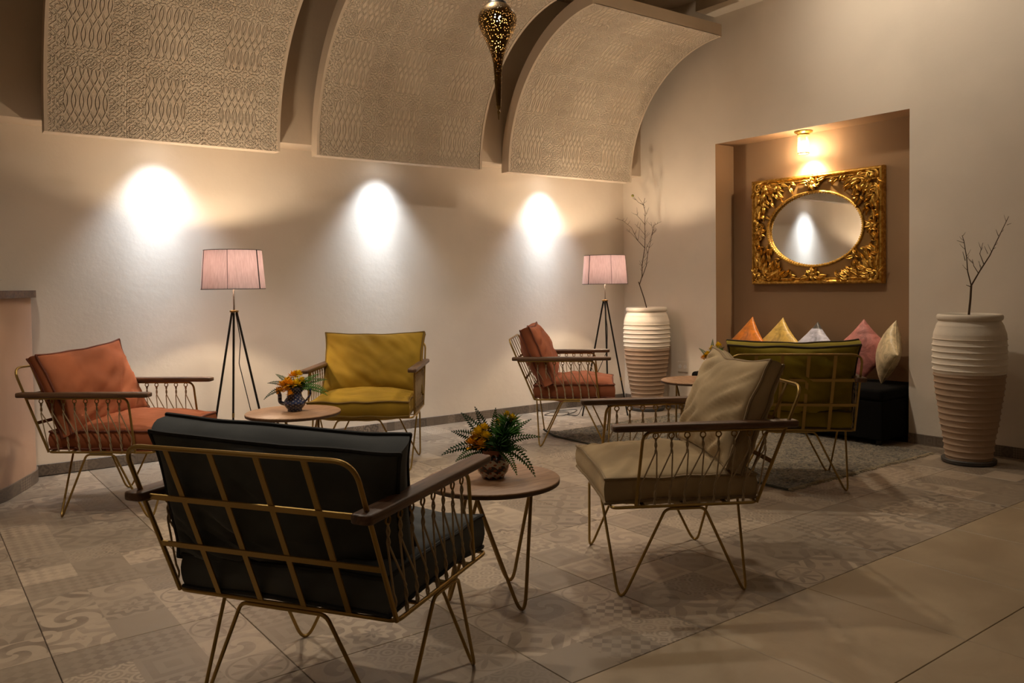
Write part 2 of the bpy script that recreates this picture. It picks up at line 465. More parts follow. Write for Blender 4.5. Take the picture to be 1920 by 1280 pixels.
def box_cushion(name, w, d, t, bulge, seed, mat, pipe_mat, parent, wr=.006, ang=.6, pinch=.03, pr=.0060, sag=0, n=30, xp=None):
    mp = outline(w, d, n, pinch, seed, xp); mb = MB(); idx = {}; vs = []; fs = []
    def edge_z(u, v): return .010*noise.noise(Vector((u*2.3, v*2.3, seed)))
    for sgn in (1, -1):
        for i in range(n+1):
            for j in range(n+1):
                u, v = -1 + 2*i/n, -1 + 2*j/n
                # denser near the edges
                u, v = math.sin(u*math.pi/2), math.sin(v*math.pi/2)
                x, y = mp(u, v); e = ((1-u*u)*(1-v*v))
                z = t/2 + bulge*(e**.5)*(1 + .15*noise.noise(Vector((x*5, y*5, seed+9)))) + edge_z(u, v)
                z -= sag*e
                z += wrinkle(x, y, seed + (0 if sgn > 0 else 40), wr, ang)*min(1, e*6)
                idx[(sgn,i,j)] = len(vs); vs.append((x, y, sgn*z))
        for i in range(n):
            for j in range(n):
                q = (idx[(sgn,i,j)], idx[(sgn,i+1,j)], idx[(sgn,i+1,j+1)], idx[(sgn,i,j+1)])
                fs.append(q if sgn > 0 else q[::-1])
    ring = [(i,0) for i in range(n)] + [(n,j) for j in range(n)] + [(i,n) for i in range(n,0,-1)] + [(0,j) for j in range(n,0,-1)]
    rows = 5; prev = [idx[(1,i,j)] for i,j in ring]
    for k in range(1, rows+1):
        f = k/rows
        if k == rows: cur = [idx[(-1,i,j)] for i,j in ring]
        else:
            cur = []
            for i,j in ring:
                a = Vector(vs[idx[(1,i,j)]]); b = Vector(vs[idx[(-1,i,j)]]); p = a.lerp(b, f)
                o = Vector((p.x, p.y, 0)); ln = o.length or 1
                puff = .011*math.sin(math.pi*f) + .003*noise.noise(Vector((p.x*14, p.y*14, f*3+seed)))
                p += o/ln*puff; cur.append(len(vs)); vs.append(tuple(p))
        m = len(ring)
        for q in range(m):
            q2 = (q+1) % m; fs.append((prev[q], cur[q], cur[q2], prev[q2]))
        prev = cur
    mb.add(vs, fs); o = mb.build(name, mat, parent, True, angle=80)
    for sgn in (1, -1):
        loop = []
        for i,j in ring:
            p = Vector(vs[idx[(sgn,i,j)]]); q = Vector((p.x, p.y, 0)).normalized()*.0035; loop.append(p + q)
        MB().tube(loop, pr, 6, True).build('piping', pipe_mat, o)
    return o
def pillow(name, s, T, seed, mat, wr=.005, n=30):
    mb = MB(); vs = []; fs = []; idx = {}
    for sgn in (1, -1):
        for i in range(n+1):
            for j in range(n+1):
                u, v = math.sin((-1+2*i/n)*math.pi/2), math.sin((-1+2*j/n)*math.pi/2)
                x = s/2*u*(1 - .09*(1-v*v)*u*u); y = s/2*v*(1 - .09*(1-u*u)*v*v)
                e = (1-u*u)*(1-v*v)
                if sgn < 0 and (i in (0,n) or j in (0,n)): idx[(sgn,i,j)] = idx[(1,i,j)]; continue
                z = T*(e**.42) + wrinkle(x, y, seed+(0 if sgn>0 else 30), wr, .8, 30, 9)*min(1, e*8)
                idx[(sgn,i,j)] = len(vs); vs.append((x, y, sgn*max(z, 0)))
        for i in range(n):
            for j in range(n):
                q = (idx[(sgn,i,j)], idx[(sgn,i+1,j)], idx[(sgn,i+1,j+1)], idx[(sgn,i,j+1)]); fs.append(q if sgn>0 else q[::-1])
    mb.add(vs, fs); o = mb.build(name, mat, None, True, angle=120)
    ring = [(i,0) for i in range(n)] + [(n,j) for j in range(n)] + [(i,n) for i in range(n,0,-1)] + [(0,j) for j in range(n,0,-1)]
    MB().tube([vs[idx[(1,i,j)]] for i,j in ring], .003, 6, True).build('seam', mat, o)
    return o

# ------------------------------------------------------------------ the wire armchair
BZ, BX, BY = .35, .28, .345
ARMZ = .650
def chair_parts():
    P = []          # (name, mesh)
    rod = .006
    mb = MB(); mb.tube(fillet([(-BX,-BY,BZ),(BX,-BY,BZ),(BX,BY,BZ),(-BX,BY,BZ)], .025, 4, True), rod, 8, True)
    P.append(('seat_frame', mb.mesh('seat_frame', M['brass'])))
    for x in (-.16, 0, .16):
        P.append(('seat_slat', MB().bar((x,-BY,BZ+.002),(x,BY,BZ+.002),.018,.004,(1,0,0)).mesh('seat_slat', M['brass'], False)))
    for sx in (1,-1):
        for sy in (1,-1):
            zt = BZ - .0115
            path = hairpin([(0,sy*BY,zt),(sx*.075,sy*BY,zt),(sx*.250,sy*.320,.0055),(sx*BX,sy*.135,zt),(sx*BX,0,zt)], [0,.035,.030,.035,0], 9, 2, .0056)
            P.append(('leg', MB().tube(path, .0056, 8).mesh('leg', M['brass'])))
    top, bx = .79, -.462
    path = fillet([(-BX,-BY,BZ),(bx,-BY,top),(bx,BY,top),(-BX,BY,BZ)], [0,.06,.06,0], 8)
    P.append(('back_frame', MB().tube(path, .0065, 8).mesh('back_frame', M['brass'])))
    def bk(t): return (-BX + (bx+BX)*t, BZ + (top-BZ)*t)
    for y in (-.207,-.069,.069,.207):
        a, b = bk(0), bk(1)
        P.append(('back_bar', MB().bar((a[0],y,a[1]),(b[0],y,b[1]),.017,.004,(0,1,0)).mesh('back_bar', M['brass'], False)))
    for t in (.345, .672):
        a = bk(t); d = Vector((bx+BX, 0, top-BZ))
        P.append(('back_rail', MB().bar((a[0]-.003,-BY,a[1]),(a[0]-.003,BY,a[1]),.017,.004,d).mesh('back_rail', M['brass'], False)))
    for sy in (1,-1):
        y = sy*BY
        path = fillet([(.190,y,BZ),(.158,y,.632),(-.40,y,.632)], [0,.045,0], 8)
        P.append(('arm_post', MB().tube(path, .0062, 8).mesh('arm_post', M['brass'])))
        # armrest: rounded plank
        mb = MB(); n = 14; wd, th = .030, .0135; prof = []
        for k in range(16):
            an = 2*math.pi*k/16; c_, s_ = math.cos(an), math.sin(an)
            prof.append((wd*abs(c_)**.38*(1 if c_>=0 else -1), th*abs(s_)**.42*(1 if s_>=0 else -1)))
        xs = [(-.440,.72),(-.436,.93),(-.43,1),(-.2,1),(.0,1.0),(.2,1.0),(.255,1),(.268,.95),(.276,.8),(.279,.5)]
        vs, fs = [], []
        for x, s_ in xs:
            for (py, pz) in prof: vs.append((x, y+py*s_, ARMZ+pz*s_))
        for i in range(len(xs)-1):
            for k in range(16): fs.append((i*16+k, i*16+(k+1)%16, (i+1)*16+(k+1)%16, (i+1)*16+k))
        fs.append(tuple(range(15,-1,-1))); fs.append(tuple((len(xs)-1)*16+k for k in range(16)))
        mb.add(vs, fs); P.append(('armrest', mb.mesh('armrest', M['arm'], True, 50)))
        for i in range(8):
            xr = .111 - .0608*i; zr = .6165
            tor = [(xr+.0105*math.cos(a), y, zr+.0105*math.sin(a)) for a in [2*math.pi*k/14 for k in range(14)]]
            P.append(('ring', MB().tube(tor, .0028, 6, True).mesh('ring', M['brassdark'])))
            mb = MB()
            for q, hk in ((0, i), (1, i+1)):
                xh = .176 - .0575*hk; pts = []
                for k in range(7):                     # twisted pair below the ring
                    f = k/6; an = f*2*math.pi + q*math.pi
                    pts.append((xr + .0032*math.cos(an), y + .0032*math.sin(an), zr-.010-.055*f))
                for k in range(7):                     # twisted pair above the frame rod
                    f = k/6; an = f*2*math.pi + q*math.pi
                    pts.append((xh - .006*(1-f) + .0032*math.cos(an), y + .0032*math.sin(an), .425-.068*f))
                mb.tube(pts, .0030, 5)
            P.append(('cord', mb.mesh('cord', M['cord'])))
    return P
CH = chair_parts()
def armchair(loc, deg, mat, label, seed, pipe=None, back=(0,0,0,0), scale=1.0, sagtop=.07, wr=.019, wang=.55, bw_=.685, bh=.435, bt=.058, bb=.080):
    root = empty('armchair', (loc[0], loc[1], loc[2] if len(loc) > 2 else 0), R(deg)); root.scale = (scale,)*3
    tag(root, label, 'armchair', 'wire armchairs with rope sides')
    for nm, me in CH: link(nm, me, root)
    pm = pipe or mat
    s = box_cushion('seat_cushion', .635, .575, .092, .054, seed, mat, pm, root, .012, .9 + seed, .02, n=44)
    s.location = (.008, 0, .4085)
    b = box_cushion('back_cushion', bw_, bh, bt, bb, seed+17, mat, pm, root, wr, wang, .035, n=44, xp=sagtop)
    dx, dz, yaw, roll = back
    lean = math.atan2(.44, -.182)          # direction up the back
    b.rotation_mode = 'XYZ'
    # local x runs up the back, local z faces forward
    up = Vector((math.cos(lean), 0, math.sin(lean))); fw = Vector((math.sin(lean), 0, -math.cos(lean))); sd = fw.cross(up)
    mt = Matrix((up, sd, fw)).transposed()
    mt = Matrix.Rotation(yaw, 3, 'Z') @ mt @ Matrix.Rotation(roll, 3, 'Z')
    b.rotation_euler = mt.to_euler()
    b.location = (-.283+dx, 0, .674+dz)
    return root
V = {k: m_velvet(k+'_velvet', c) for k, c in dict(rust=(.36,.115,.05), copper=(.33,.105,.05), mustard=(.31,.19,.018), olive=(.26,.195,.018), beige=(.42,.315,.18), slate=(.082,.090,.094)).items()}
PIPE = {k: Mat(k+'_piping', c, .8).m for k, c in dict(rust=(.14,.035,.015), mustard=(.15,.085,.008), olive=(.05,.03,.008), beige=(.25,.175,.09), slate=(.012,.013,.014)).items()}
armchair((-.537, .421), 32.0, V['slate'], 'slate blue-grey armchair in the foreground seen from behind', 3, PIPE['slate'], (.04, -.05, R(11), R(4.5)), bh=.405, sagtop=.03, bw_=.655, bt=.085, bb=.06)
armchair((.955, .535), 148.4, V['beige'], 'beige velvet armchair beside the near round table, facing left', 8, PIPE['beige'], bw_=.65, sagtop=.13)
armchair((-.525, 3.118), -42.2, V['rust'], 'rust orange armchair at the left beside the plaster counter', 14, PIPE['rust'], (.03, -.015, R(-3), R(3)))
armchair((.918, 3.18), 232.6, V['mustard'], 'mustard yellow armchair against the back wall, facing the camera', 21, PIPE['mustard'], (0, -.025, 0, 0), wang=-.75)
armchair((2.536, 2.92), -42.5, V['copper'], 'copper orange armchair in side view below the far lamp', 27, PIPE['rust'], (.02, -.01, 0, 0), bt=.075, bb=.075)
armchair((2.600, 1.100, .004), 44.4, V['olive'], 'olive yellow armchair seen from behind in front of the mirror niche', 33, PIPE['olive'], (0, -.03, 0, 0))

# ------------------------------------------------------------------ round tables
def table(loc, rad, rot, label):
    root = empty('side_table', (loc[0], loc[1], loc[2] if len(loc) > 2 else 0), rot); tag(root, label, 'table', 'round hairpin side tables')
    H = .46
    mb = MB(); mb.lathe([(1e-4,H),(rad-.003,H),(rad,H-.003),(rad,H-.006)], 64); mb.mi = 1; mb.lathe([(rad,H-.006),(rad-.001,H-.018),(rad-.004,H-.020),(1e-4,H-.020)], 64)
    mb.build('table_top', [M['top'], M['topedge']], root, True, angle=50)
    zt = H - .0265
    for k in range(3):
        a = R(-89 + 123*k) if k < 2 else R(154); tip = (.185*math.cos(a), .185*math.sin(a), .0075)
        ap = [(.150*math.cos(q), .150*math.sin(q), zt) for q in (a-R(61), a+R(61))]
        mid = [(.11*math.cos(q), .11*math.sin(q), zt) for q in (a-R(61), a+R(61))]
        MB().tube(hairpin([mid[0], ap[0], tip, ap[1], mid[1]], [0,.018,.030,.018,0], 8, 2, .007), .0068, 8).build('leg', M['brassdark'], root)
    MB().lathe([(.10,zt-.005),(.118,zt-.005),(.118,zt+.0066),(.10,zt+.0066)], 32, close=True).build('mounting_ring', M['brassdark'], root)
    return root
table((.207, .696), .2555, 0, 'round wooden side table between the slate and beige armchairs')
table((.268, 2.83), .274, R(20), 'round wooden side table with the blue teapot, beside the mustard armchair')
table((3.10, 2.20, .012), .253, R(60), 'round wooden side table behind the beige armchair, near the ribbed urn')

# ------------------------------------------------------------------ floor lamps
def m_shade():
    m = Mat('pink_fabric', (.72, .60, .57), .9); c = m.coord('Object', (60, 60, 3)); n = m.noise(c, 3, 3)
    cl = m.mix(n.step(.3,.7), (.58,.48,.50), (.70,.60,.62)); m.set('Base Color', cl)
    tr = m.node('ShaderNodeBsdfTranslucent'); m.nt.links.new(cl, tr.inputs[0])
    mx = m.node('ShaderNodeMixShader'); mx.inputs[0].default_value = .22
    m.nt.links.new(m.b.outputs[0], mx.inputs[1]); m.nt.links.new(tr.outputs[0], mx.inputs[2])
    m.nt.links.new(mx.outputs[0], m.nt.nodes['Material Output'].inputs[0]); return m.m
M['shade'] = m_shade()
def floor_lamp(loc, rot, rib, label, cord):
    root = empty('floor_lamp', (*loc, 0), rot); tag(root, label, 'floor lamp', 'tripod floor lamps with pink shades')
    z0, z1, r0, r1 = 1.187, 1.437, .20, .180
    sh = MB().lathe([(r0,z0),(r1,z1),(r1-.002,z1),(r0-.002,z0)], 48, close=True).build('lamp_shade', M['shade'], root, True, angle=30)
    for r, z in ((r0,z0),(r1,z1)):
        MB().tube([((r-.001)*math.cos(a),(r-.001)*math.sin(a),z) for a in [2*math.pi*k/48 for k in range(48)]], .0022, 6, True).build('shade_rim', M['pipe_dark'], sh)
    for a, wd in ((rib, .0042), (rib+2.0, .003), (rib-1.1, .0012), (rib+4.1, .003)):
        mb = MB(); mb.bar(((r0+.0015)*math.cos(a),(r0+.0015)*math.sin(a),z0),((r1+.0015)*math.cos(a),(r1+.0015)*math.sin(a),z1), wd*2, .002, (-math.sin(a), math.cos(a), 0))
        mb.build('ribbon', M['pipe_dark'], sh, False)
    for k in range(3):
        a = 2*math.pi*k/3
        MB().tube([(0.012*math.cos(a),.012*math.sin(a),1.24),((r0-.006)*math.cos(a),(r0-.006)*math.sin(a),1.20)], .002, 6).build('shade_spoke', M['black'], sh)
    MB().tube([(0,0,1.03),(0,0,1.245)], .006, 10).build('pole', M['chrome'], root)
    MB().lathe([(1e-4,1.036),(.026,1.036),(.028,1.040),(.028,1.047),(.010,1.050),(1e-4,1.050)], 24).build('hub', M['brassdark'], root)
    MB().lathe([(1e-4,1.23),(.017,1.23),(.017,1.275),(1e-4,1.275)], 16).build('socket', M['black'], root)
    MB().ball((0,0,1.31), .03, 10, (1,1,1.2)).build('light_bulb', M['bulb'], root)
    for k in range(3):
        a = 2*math.pi*k/3 + .0; c_, s_ = math.cos(a), math.sin(a)
        p0, p1 = Vector((.016*c_,.016*s_,1.040)), Vector((.235*c_,.235*s_,.004))
        q = p0.lerp(p1, .66)
        lg = MB().tube([p0, q], .0075, 8).build('leg', M['black'], root)
        MB().tube([q, p0.lerp(p1,.69)], .0085, 8).build('leg_collar', M['brassdark'], lg)
        MB().tube([p0.lerp(p1,.69), p1], .0070, 8).build('leg_end', M['black'], lg)
    inv = Matrix.Rotation(-rot, 3, 'Z')
    pts = [inv @ Vector((x-loc[0], y-loc[1], z)) if k > 2 else Vector((x, y, z)) for k, (x, y, z) in enumerate(cord)]
    MB().tube(fillet(pts, .05, 5), .003, 6).build('power_cord', M['black'], root)
    point('bulb_light', root, (0,0,1.345), E_LAMP, WARM, .035)
    return root
floor_lamp((.168, 3.55), R(-40), R(-15), 'tripod floor lamp with a pink shade behind the teapot table',
    [(.01,.0,1.03),(.03,.02,.85),(.02,.01,.70),(.30,3.62,.30),(.33,3.60,.12),(.37,3.72,.008),(.40,4.0,.006),(.38,4.17,.006)])
floor_lamp((3.37, 3.46), R(112), R(-165), 'tripod floor lamp with a pink shade in the corner beside the ribbed urn',
    [(.01,.0,1.03),(-.03,.02,.8),(-.02,.01,.6),(3.30,3.62,.2),(3.25,3.70,.006),(3.22,3.82,.006),(3.35,3.93,.006),(3.20,4.02,.006),(3.02,3.93,.006),(3.15,3.80,.006),(3.36,3.88,.006),(3.52,4.00,.006),(3.3,4.06,.006),(3.12,4.12,.006),(3.10,4.135,.30)])

# ------------------------------------------------------------------ ribbed urns and bare branches
def urn(loc, label):
    root = empty('urn', (*loc, 0)); tag(root, label, 'urn', 'tall ribbed two-tone urns')
    H = .965
    def rad(t):   # t 0..1 along the height
        ks = [(0,.138),(.1,.148),(.3,.178),(.5,.203),(.66,.2165),(.78,.2165),(.86,.212),(.92,.196),(.955,.180),(1,.180)]
        for (a,ra),(b,rb) in zip(ks, ks[1:]):
            if t <= b: f = (t-a)/(b-a); f = f*f*(3-2*f)*.4 + f*.6; return ra + (rb-ra)*f
        return .18
    z0 = .028
    def shell(t0, t1, ribs, m):
        n = 160; prof = []
        for i in range(n+1):
            t = t0 + (t1-t0)*i/n; r = rad(t)
            if ribs:
                ph = ((t - .0)*ribs) % 1.0
                r += .0052*max(0, 1-abs(ph-.5)/.16)**1.1 + .0025*max(0, 1-abs(ph-.62)/.35) - .002
            prof.append((r, z0 + t*(H-z0)))
        return prof
    MB().lathe(shell(0, .595, 23.5, 0), 64).build('lower_body', M['terracotta'], root, True, angle=70)
    pr = shell(.595, .83, 23.5, 0) + shell(.831, .955, 0, 0)
    pr += [(.186,.925),(.192,.935),(.193,.95),(.188,.962),(.178,.965),(.168,.960),(.165,.94),(.172,.88),(.19,.80),(.19,.60),(1e-3,.60)]
    MB().lathe(pr, 64).build('upper_body', M['limewash'], root, True, angle=70)
    MB().lathe([(1e-3,.001),(.150,.001),(.160,.006),(.163,.026),(.158,.030),(.145,.028),(1e-3,.028)], 48).build('saucer', M['saucer'], root)
    return root
M['terracotta'] = m_plaster('raw_terracotta', (.38, .265, .18), coord='Object', bscale=40)
M['limewash'] = m_plaster('limewash', (.74, .66, .55), coord='Object', bscale=30)
M['saucer'] = Mat('dark_saucer', (.045, .04, .036), .5).m
M['bark'] = m_plaster('bark', (.085, .052, .030), .3, 90, .6, 'Object')
urn((4.0, 3.57), 'ribbed two-tone urn in the corner beside the tripod lamp')
urn((3.925, .615), 'ribbed two-tone urn against the right wall, right of the niche')
RT = Vector((.793, -.609, 0)); FWD = Vector((.609, .793, 0))
def branch(base, scale, ox, oy, lines, label, seed, bud=None):
    rnd = random.Random(seed); root = empty('bare_branch', base); tag(root, label, 'branch', 'bare branches standing in urns')
    depth = {}
    def P(q):
        k = (round(q[0]/14), round(q[1]/14))
        if k not in depth: depth[k] = (rnd.random()-.5)*.10*max(0, (oy-q[1])/900)
        v = RT*((q[0]-ox)*scale) + FWD*depth[k]; v.z = (oy-q[1])*scale; return v
    for i, (r0, r1, pts) in enumerate(lines):
        vs = [P(q) for q in pts]; m = len(vs)
        if i == 0: vs = [Vector((vs[0].x-.01, vs[0].y, -.34))] + vs; m += 1
        MB().tube(vs, [r0 + (r1-r0)*k/max(1,m-1) for k in range(m)], 6).build('stem' if i == 0 else 'twig', M['bark'], root)
        # little side twigs
        if i and len(pts) > 2:
            for k in range(1, m-1):
                for q in range(2):
                    a = vs[k].lerp(vs[k+1], rnd.random()); d = (vs[k+1]-vs[k]).normalized()
                    s_ = RT*(rnd.choice((-1,1))*(.6+rnd.random()*.5)) + FWD*(rnd.random()-.5)*.6 + d*.9
                    L = .02 + .035*rnd.random(); MB().tube([a, a+s_.normalized()*L*.55, a+s_.normalized()*L+Vector((0,0,.006))], [.0016,.0012,.0006], 4).build('twig', M['bark'], root)
    if bud: MB().ball(P(bud), .013, 6).build('bud', M['bud'], root)
    return root
M['bud'] = Mat('bud_green', (.22, .2, .03), .7).m
branch((4.0, 3.57, .965), .001015, 340, 1145, [
    (.0065,.005,[(340,1145),(318,1060),(278,935)]), (.005,.0045,[(278,935),(270,910)]),
    (.005,.0018,[(278,935),(303,860),(305,760),(325,600),(332,480),(335,380),(338,270),(325,200),(327,145)]),
    (.0038,.0014,[(303,870),(340,760),(358,650),(400,480),(440,420)]),
    (.003,.0012,[(400,480),(420,390),(480,360)]), (.0028,.0012,[(358,650),(345,600),(375,540),(400,440),(388,360)]),
    (.0032,.0012,[(325,600),(270,530),(205,410),(130,350),(65,320)]), (.0022,.001,[(270,530),(225,480),(160,420)]), (.002,.001,[(270,530),(285,370)]),
    (.0024,.001,[(332,480),(285,420),(235,378)]), (.0024,.001,[(335,380),(300,340),(245,290)]), (.0018,.001,[(262,300),(258,225)]),
    (.0024,.001,[(325,200),(280,175),(218,120)]), (.002,.001,[(325,215),(265,135)]), (.0018,.001,[(338,290),(375,225)]), (.0018,.0009,[(332,510),(380,462)]),
    (.0018,.0009,[(320,690),(350,640)]), (.0016,.0009,[(320,720),(355,680)]), (.0015,.0008,[(300,760),(275,745)]), (.0018,.0009,[(335,380),(360,320)])],
    'tall many-twigged bare branch in the corner urn', 5, (218,120))
branch((3.925, .615, .965), .001406, 265, 525, [
    (.0075,.006,[(262,525),(268,460),(270,395)]), (.004,.0015,[(270,395),(258,330),(245,270),(237,190),(235,165)]),
    (.005,.0018,[(270,395),(310,330),(350,260),(400,165),(450,80)]), (.003,.0014,[(270,400),(248,392)]), (.0025,.0012,[(248,280),(228,240)]), (.002,.001,[(240,200),(205,188)]),
    (.0025,.0012,[(305,340),(285,305),(280,275)]), (.0028,.0012,[(325,300),(314,250),(322,200)]), (.002,.001,[(350,250),(335,215)]), (.002,.001,[(395,170),(387,140)]), (.002,.001,[(430,120),(458,112)]),(.002,.001,[(370,230),(380,222)])],
    'forked bare branch in the urn right of the niche', 9)

# ------------------------------------------------------------------ vessels and flowers
def m_paint(name, a, b, cc, sx, sz):
    m = Mat(name, a, .25, Coat_Weight=.5); x, y, z = m.xyz(m.coord('Object'))
    th = y.atan2(x); u = th*sx; v = z*sz
    zig = (v - (u.sin().abs())*1.6).sin().step(-.1, .1)
    dots = ((u*2.0).sin()*(v*2.0).sin()).step(.45, .6)
    c1 = m.mix(zig, a, b); c1 = m.mix(dots, c1, cc); m.set('Base Color', c1); return m.m
M['bluepot'] = m_paint('blue_glaze', (.012,.016,.045), (.035,.05,.12), (.22,.2,.2), 6, 160)
M['claypot'] = m_paint('painted_clay', (.035,.022,.016), (.55,.47,.36), (.30,.08,.03), 5, 150)
M['clayrim'] = Mat('clay_rim', (.28,.10,.05), .35).m
M['leaf'] = m_plaster('fern_green', (.05,.12,.025), .35, 60, .2, 'Object')
M['leafdark'] = m_plaster('fern_dark_green', (.022,.055,.022), .3, 60, .2, 'Object')
M['petal'] = m_plaster('yellow_petal', (.92,.62,.03), .2, 60, .2, 'Object')
M['petal2'] = m_plaster('orange_petal', (.88,.45,.015), .2, 60, .2, 'Object')
M['bright_leaf'] = m_plaster('fresh_green', (.05,.16,.02), .35, 60, .2, 'Object')

r_ = empty('teapot', (.282, 2.84, .461), R(-38)); tag(r_, 'dark blue glazed teapot used as a vase on the round table', 'teapot')
MB().lathe([(1e-3,0),(.040,0),(.043,.004),(.041,.012),(.050,.020),(.062,.038),(.064,.050),(.058,.066),(.046,.082),(.041,.100),(.041,.125),(.044,.142),(.041,.143),(.038,.125),(.038,.10),(.05,.06),(1e-3,.03)], 40).build('body', M['bluepot'], r_, True, angle=60)
MB().tube(fillet([(-.052,0,.040),(-.088,0,.050),(-.088,0,.095),(-.104,0,.135)], .02, 5), .0115, 10).build('spout', M['bluepot'], r_)
MB().tube(fillet([(.040,0,.112),(.055,0,.142),(.094,0,.142),(.094,0,.095),(.058,0,.050)], .022, 5), .0058, 8).build('handle', M['bluepot'], r_)
def vase(loc, label):
    r = empty('vase', loc); tag(r, label, 'vase')
    MB().lathe([(1e-3,0),(.038,0),(.044,.003),(.046,.010),(.056,.022),(.062,.042),(.060,.060),(.048,.080),(.040,.092)], 40).build('body', M['claypot'], r, True, angle=60)
    MB().lathe([(.040,.092),(.041,.105),(.050,.122),(.057,.130),(.054,.131),(.044,.118),(.036,.10),(.05,.06),(1e-3,.02)], 40).build('rim', M['clayrim'], r, True, angle=60)
    return r
vase((.212, .70, .461), 'painted red, black and white clay vase on the near round table')
vase((3.165, 2.10, .473), 'clay vase with yellow flowers on the far round table, mostly hidden')

def frond(mb, base, d, L, droop, wid, n=16, rnd=None, up=Vector((-.55,-.71,.55))):
    d = Vector(d).normalized(); p = Vector(base); pts = [p.copy()]
    side0 = d.cross(up); side0 = side0.normalized() if side0.length > .05 else Vector((1,0,0))
    cur = d.copy(); q = p.copy()
    for i in range(n):
        cur = (cur + Vector((0,0,-droop/n))).normalized(); q = q + cur*L/n; pts.append(q.copy())
    mb.tube(pts, [.0013*(1-.6*i/n) for i in range(n+1)], 4)
    for i in range(2, n+1):
        t = i/n; ln = wid*math.sin(math.pi*min(1, .18+.82*t)**.8)*(.9+.2*(rnd.random() if rnd else .5)) + .003
        tg = (pts[i]-pts[i-1]).normalized(); sd = tg.cross(up); sd = sd.normalized() if sd.length > .1 else side0
        nr = sd.cross(tg)
        for s_ in (1,-1):
            dr = (sd*s_ + tg*.45 - nr*.18*(rnd.random() if rnd else .5)).normalized(); a = pts[i]; b = a + dr*ln
            w_ = tg*(L/n*.55)
            mb.add([a - w_*.3, a + dr*ln*.4 - w_ , b, a + dr*ln*.45 + w_*.9], [(0,1,2,3)])
    return pts
def blossom(mb, c, r, rnd, n=26):
    for k in range(n):
        z = 1 - 1.5*(k+.5)/n; an = k*2.399963 + rnd.random()*.4; q = math.sqrt(max(0, 1-z*z))
        d = Vector((q*math.cos(an), q*math.sin(an), z)); s_ = d.cross(Vector((.3,.2,1))).normalized(); u = s_.cross(d)
        L = r*(.85+.3*rnd.random()); a = Vector(c) + d*L*.15; w_ = s_*L*.34
        mb.add([a, a + d*L*.55 - w_ + u*.003, a + d*L + u*L*.15, a + d*L*.55 + w_ + u*.003], [(0,1,2,3)])
def bouquet(loc, label, seed, ferns, flowers, tufts=()):
    rnd = random.Random(seed); root = empty('flower_bouquet', loc); tag(root, label, 'bouquet')
    V3 = lambda a, f, z: RT*a + FWD*f + Vector((0,0,z))
    for (a, f, z, L, droop, wid, mt) in ferns:
        mb = MB(); frond(mb, (0,0,.0), V3(a,f,z), L, droop, wid, 18, rnd); mb.build('fern_frond', M[mt], root, False)
    for (a, f, z, r, mt) in flowers:
        p = V3(a, f, z); mb = MB(); blossom(mb, p, r, rnd); o = mb.build('blossom', M[mt], root, False)
        MB().tube([(0,0,-.05), p*.5 + Vector((0,0,.008)), p], .0017, 5).build('flower_stem', M['bright_leaf'], root)
    for (a, f, z, r, n, mt) in tufts:
        c = V3(a, f, z); mb = MB()
        for k in range(n):
            d = Vector((rnd.gauss(0,1), rnd.gauss(0,1), abs(rnd.gauss(0,1))+.1)).normalized(); b = c + d*r*(.3+.3*rnd.random()); e = c + d*r*(.8+.4*rnd.random())
            s_ = d.orthogonal().normalized()*.0036; mb.add([c*.6, b - s_, e, b + s_], [(0,1,2,3)])
        mb.build('leaf_tuft', M[mt], root, False)
    return root
bouquet((.212, .70, .572), 'bouquet of yellow flowers and ferns in the clay vase on the near table', 4,
    [(-1,.1,.75,.17,.55,.030,'leafdark'),(-.8,.5,1.1,.19,.4,.028,'leafdark'),(-1,-.3,.45,.20,.9,.026,'leafdark'),(-1,-.1,.15,.15,.9,.026,'leaf'),(-.45,.3,1.2,.17,.3,.024,'leafdark'),
     (1,.2,.6,.19,.7,.020,'leaf'),(1,.5,.95,.19,.4,.018,'leaf'),(1,-.2,.35,.21,1.9,.024,'leaf'),(.8,-.7,.3,.16,1.9,.02,'bright_leaf'),(.9,.3,.25,.14,.8,.016,'leaf'),(.1,.1,1.3,.15,.2,.02,'leaf')],
    [(-.055,-.02,.055,.030,'petal'),(-.075,-.03,.020,.030,'petal2'),(-.040,-.05,.018,.028,'petal2'),(-.030,.0,.070,.026,'petal'),(-.02,-.04,.045,.026,'petal'),(.025,.03,.085,.024,'petal'),(.075,.02,.105,.020,'petal'),(-.062,-.01,.035,.026,'petal2'),(.055,.06,.115,.016,'petal')],
    [(.05,-.02,.05,.075,150,'bright_leaf'),(.02,-.05,.02,.06,110,'leaf'),(.06,.02,.09,.06,90,'bright_leaf'),(-.02,-.03,.0,.06,90,'leafdark'),(.03,-.045,.0,.065,110,'leaf'),(-.05,-.02,.0,.05,70,'leafdark'),(.045,-.03,-.005,.05,70,'bright_leaf')])
bouquet((.282, 2.84, .590), 'bouquet of orange yellow flowers and ferns in the blue teapot', 12,
    [(-1,.1,.7,.17,.8,.022,'leafdark'),(-1,-.3,.4,.19,1.3,.020,'leafdark'),(-.9,.4,.95,.16,.5,.022,'leaf'),(1,.1,.7,.20,.7,.024,'leaf'),(1,-.2,.5,.22,1.0,.026,'leaf'),(1,.3,.35,.20,1.1,.024,'bright_leaf'),(1,.0,.95,.17,.5,.02,'bright_leaf')],
    [(-.06,-.03,.022,.036,'petal2'),(-.02,-.05,.034,.036,'petal2'),(.02,-.03,.030,.034,'petal'),(-.01,.02,.072,.034,'petal2'),(.02,.02,.080,.030,'petal'),(-.085,-.02,-.012,.028,'petal2'),(-.035,-.05,.0,.030,'petal2'),(.045,-.01,.05,.024,'petal'),(-.05,.03,.04,.03,'petal'),(-.01,-.06,-.02,.022,'petal2')],
    [(.03,0,.02,.06,70,'leaf'),(-.02,.02,.02,.05,50,'leafdark')])
